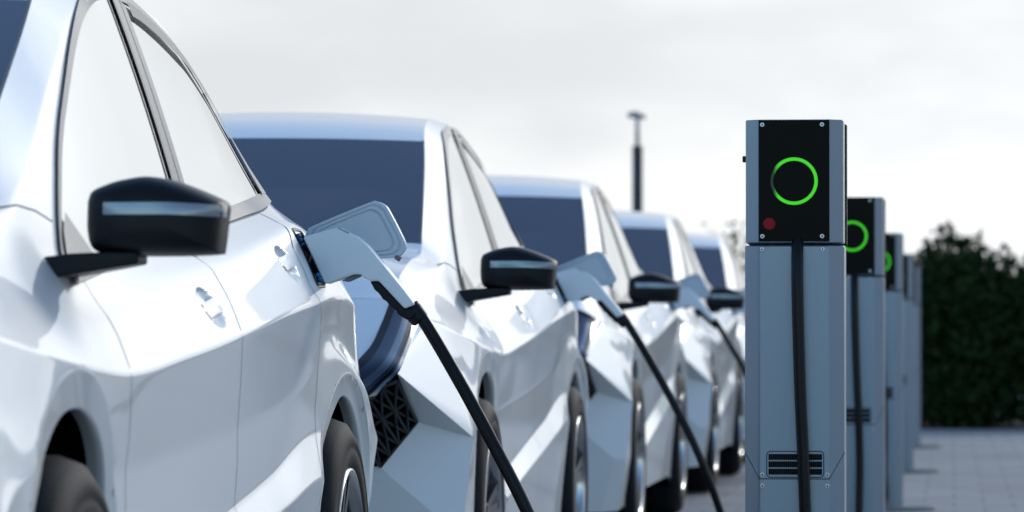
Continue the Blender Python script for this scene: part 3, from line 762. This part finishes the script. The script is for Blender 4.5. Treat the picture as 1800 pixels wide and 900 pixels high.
for i, c in enumerate(guns):
    c.location = (CX, YF+i*STEP, 0); tag(c, glab[i], 'charging connector', 'charging connectors plugged into the cars')

# ------------------------------------------------------------------ ground, lamp post, greenery
g = mesh_obj('pavement', [(-400, -60, 0), (400, -60, 0), (400, 900, 0), (-400, 900, 0)], [(0, 1, 2, 3)], M['paving']); tag(g, kind='structure')
g = mesh_obj('planting_bed', [(-60, 39.85, .004), (60, 39.85, .004), (60, 46.5, .004), (-60, 46.5, .004)], [(0, 1, 2, 3)], mat('dark_soil', (.018, .014, .01), .95, spec=.05, vary=(3, (.03, .024, .016)))); tag(g, kind='structure')  # dark soil added so no sunlit ground shows between the hedge leaves

LY = 46.0
lp = empty('lamp_post', (-3.24, LY, 0), 'dark lamp post with grey top rising behind the fourth car', 'lamp post')
m = MB(); m.tube([(0, 0, 0), (0, 0, 2.72), (0, 0, 2.78)], [.06, .054, .056], 20); m.out('pole', M['pole'], lp, auto=40)
m = MB(); m.tube([(0, 0, 2.78), (0, 0, 3.06)], .024, 14); m.out('upper_pole', M['poletop'], lp, smooth=True)
m = MB(); m.tube([(-.10, 0, 3.10), (-.02, 0, 3.105), (.085, 0, 3.075)], [.028, .04, .02], 12); m.tube([(0, 0, 3.04), (0, 0, 3.10)], [.02, .03], 12); m.out('lamp_head', M['poletop'], lp, smooth=True)

def foliage(name, blobs, n, size, m, parent, core=.8):
    """leaf blades scattered through a set of lobes: (cx, cy, cz, rx, ry, rz)"""
    vol = np.array([b[3]*b[4]*b[5] for b in blobs])**(2/3); cnt = (n*vol/vol.sum()).astype(int); V = []; F = []
    for b, k in zip(blobs, cnt):
        d = rng.normal(size=(k, 3)); d /= np.linalg.norm(d, axis=1, keepdims=True)
        lump = 1+.16*np.sin(d[:, 0]*7+b[0]*5)*np.sin(d[:, 2]*6+b[1]*3)+.10*np.sin(d[:, 1]*13+d[:, 0]*11)
        r = (rng.random(k)**.35)*lump*1.0; r = np.where(rng.random(k) < .05, r*1.07, r)
        c = np.array(b[:3])+d*r[:, None]*np.array(b[3:])
        a = rng.normal(size=(k, 3))+d*.7; a /= np.linalg.norm(a, axis=1, keepdims=True)
        t = np.cross(a, rng.normal(size=(k, 3))); t /= np.linalg.norm(t, axis=1, keepdims=True)
        L = size*(.6+.8*rng.random(k)); q = np.cross(a, t)
        for i in range(k):
            if c[i, 2] < .02: continue
            p0 = c[i]-t[i]*L[i]; p1 = c[i]+q[i]*L[i]*.42; p2 = c[i]+t[i]*L[i]; p3 = c[i]-q[i]*L[i]*.42
            n0 = len(V); V += [tuple(p0), tuple(p1), tuple(p2), tuple(p3)]; F.append((n0, n0+1, n0+2, n0+3))
    return mesh_obj(name, V, F, m, parent)
def bark(parent, spots):
    for x, y, h, r in spots:
        t = MB(); p = [(x, y, 0), (x+.03, y, h*.4), (x-.05, y+.04, h*.75), (x+.02, y, h)]
        t.tube(catmull(p, 4), [r*(1-.06*i) for i in range(13)], 8)
        for a in range(4):
            an = a*1.6; t.tube([(x, y, h*.5), (x+.3*math.cos(an), y+.3*math.sin(an), h*.85)], [r*.5, r*.2], 6)
        t.out('trunk', M['wood'], parent, smooth=True)
HY = 40.2
hd = empty('hedge', (0, HY+.4, 0), 'dense dark green hedge along the far edge of the paving', 'hedge')
bl = []
x = -7.0
while x < 12:
    h = float(np.interp(x, [-7, -3.0, -2.5, -2.15, -1.8, -1.2, -.6, 0, .6, 1.0, 12], [1.2, 1.25, 1.55, 2.02, 1.66, 1.42, 1.5, 1.5, 1.45, 1.4, 1.6]))
    h *= 1+.04*rng.normal()
    bl.append((x, HY+.45, h*.28, .42, .5, h*.46)); bl.append((x+.1, HY+.5, h*.66, .40, .48, h*.36))
    bl.append((x, HY+.30, .16, .40, .42, .22))
    x += .38
hc = foliage('foliage', [(b[0], b[1]-HY-.4, b[2], *b[3:]) for b in bl], 60000, .042, M['leaf'], hd)
bark(hd, [(-4.5, 0.1, 1.0, .05), (-2.1, 0.1, 1.1, .05), (.3, .1, 1.0, .05), (2.5, .1, 1.0, .05)])
s1 = empty('shrub', (.0, HY+.5, 0), 'tall rounded dark shrub with the highest top, right of the farthest post', 'shrub')
foliage('crown', [(0.02, 0, 1.25, .36, .45, .56), (-.20, 0, 1.1, .35, .45, .55), (.28, .05, 1.12, .36, .45, .5), (.02, 0, .6, .6, .5, .6), (.0, -.1, .25, .6, .5, .3), (.45, .0, .95, .3, .4, .55)], 9000, .055, M['leaf2'], s1)
bark(s1, [(0, .05, 1.3, .06)])
s2 = empty('shrub', (.80, HY+.55, 0), 'looser dark shrub at the right edge of the picture with upright shoots', 'shrub')
foliage('crown', [(-.05, 0, 1.02, .34, .42, .40), (.25, 0, .95, .38, .42, .52), (.55, .05, 1.0, .35, .4, .54), (.1, 0, .5, .6, .5, .55), (-.14, 0, 1.42, .035, .05, .17), (-.07, 0, 1.48, .04, .05, .12)], 8000, .055, M['leaf2'], s2)
bark(s2, [(0.1, .05, 1.2, .05)])

# ------------------------------------------------------------------ sky, sun
SUN_AZ, SUN_EL = R(24), R(21)      # azimuth clockwise from +y
sun_dir = Vector((math.sin(SUN_AZ)*math.cos(SUN_EL), math.cos(SUN_AZ)*math.cos(SUN_EL), math.sin(SUN_EL)))
w = bpy.data.worlds.new('World'); S.world = w; w.use_nodes = True
nt = w.node_tree; N = nt.nodes; L = nt.links
bg = N['Background']
def node(t, **k):
    n = N.new(t)
    for a, b in k.items(): setattr(n, a, b)
    return n
def math_(op, a, b=None, clamp=False):
    n = node('ShaderNodeMath', operation=op, use_clamp=clamp)
    for i, v in enumerate((a, b)):
        if v is None: continue
        if isinstance(v, (int, float)): n.inputs[i].default_value = v
        else: L.new(v, n.inputs[i])
    return n.outputs[0]
def maprange(v, a, b, c, d, smooth=True):
    n = node('ShaderNodeMapRange', interpolation_type='SMOOTHSTEP' if smooth else 'LINEAR')
    L.new(v, n.inputs['Value'])
    for k, x in zip(('From Min', 'From Max', 'To Min', 'To Max'), (a, b, c, d)): n.inputs[k].default_value = x
    return n.outputs['Result']
sky = node('ShaderNodeTexSky', sky_type='NISHITA', sun_disc=False, sun_elevation=SUN_EL, sun_rotation=SUN_AZ, air_density=1.0, dust_density=.2, ozone_density=2.0)
SKY_STRENGTH = .15
tc = node('ShaderNodeTexCoord'); sep = node('ShaderNodeSeparateXYZ'); L.new(tc.outputs['Generated'], sep.inputs[0])
dot = node('ShaderNodeVectorMath', operation='DOT_PRODUCT'); L.new(tc.outputs['Generated'], dot.inputs[0]); dot.inputs[1].default_value = sun_dir
mp = node('ShaderNodeMapping'); mp.inputs['Scale'].default_value = (9, 9, 26); L.new(tc.outputs['Generated'], mp.inputs['Vector'])
n1 = node('ShaderNodeTexNoise'); n1.inputs['Scale'].default_value = 1.0; n1.inputs['Detail'].default_value = 5; n1.inputs['Roughness'].default_value = .5; L.new(mp.outputs[0], n1.inputs['Vector'])
# cover: overcast towards the sun, clear blue behind the camera
front = math_('ADD', math_('MULTIPLY', sep.outputs['Y'], .8), math_('SUBTRACT', math_('MULTIPLY', sep.outputs['X'], .55), math_('MULTIPLY', sep.outputs['Z'], 1.35)))
cover = maprange(math_('ADD', front, math_('MULTIPLY', math_('SUBTRACT', n1.outputs['Fac'], .5), .9)), -.30, .45, .07, 1)
glow = math_('POWER', math_('MAXIMUM', dot.outputs['Value'], 0.0), 20.0)
# grey undersides appear higher up, bright band over the horizon
shade = maprange(math_('ADD', math_('MULTIPLY', n1.outputs['Fac'], 1.0), math_('MULTIPLY', math_('ABSOLUTE', sep.outputs['Z']), 3.2)), .50, .86, 0, 1)
cr = node('ShaderNodeMix', data_type='RGBA'); L.new(shade, cr.inputs['Factor'])
cr.inputs['A'].default_value = (.93, .945, .955, 1); cr.inputs['B'].default_value = (.73, .755, .775, 1)
CLOUD = .655
gl = math_('ADD', CLOUD, math_('MULTIPLY', glow, 1.5))
vm = node('ShaderNodeVectorMath', operation='SCALE'); L.new(cr.outputs['Result'], vm.inputs[0]); L.new(gl, vm.inputs['Scale'])
vs = node('ShaderNodeVectorMath', operation='SCALE'); vt = node('ShaderNodeVectorMath', operation='MULTIPLY'); L.new(sky.outputs[0], vt.inputs[0]); vt.inputs[1].default_value = (.84, .96, 1.04)
L.new(vt.outputs[0], vs.inputs[0]); vs.inputs['Scale'].default_value = SKY_STRENGTH
mx = node('ShaderNodeMix', data_type='RGBA'); L.new(cover, mx.inputs['Factor']); L.new(vs.outputs[0], mx.inputs['A']); L.new(vm.outputs[0], mx.inputs['B'])
L.new(mx.outputs['Result'], bg.inputs['Color']); bg.inputs['Strength'].default_value = 1.0

sl = bpy.data.lights.new('sun', 'SUN'); sl.energy = .55; sl.angle = R(12); sl.color = (1, .96, .9)
so = link(bpy.data.objects.new('sun', sl)); so.rotation_euler = sun_dir.to_track_quat('Z', 'Y').to_euler()

# ------------------------------------------------------------------ camera
cam = bpy.data.cameras.new('camera'); co = link(bpy.data.objects.new('camera', cam)); S.camera = co
F_PX = 7850.0
cam.lens = 36*F_PX/1800; cam.sensor_width = 36; cam.clip_end = 3000; cam.clip_start = .1
psi, phi = math.atan(775/F_PX), math.atan(132/F_PX)
co.location = (0, 0, .87); co.rotation_euler = (PI/2+phi, 0, psi)
cam.dof.use_dof = True; cam.dof.focus_distance = 9.45; cam.dof.aperture_fstop = 7.2; cam.dof.aperture_blades = 0

S.render.engine = 'CYCLES'
S.view_settings.view_transform = 'Standard'; S.view_settings.look = 'None'; S.view_settings.exposure = .64; S.view_settings.gamma = 1
S.cycles.use_denoising = True
S.cycles.max_bounces = 8
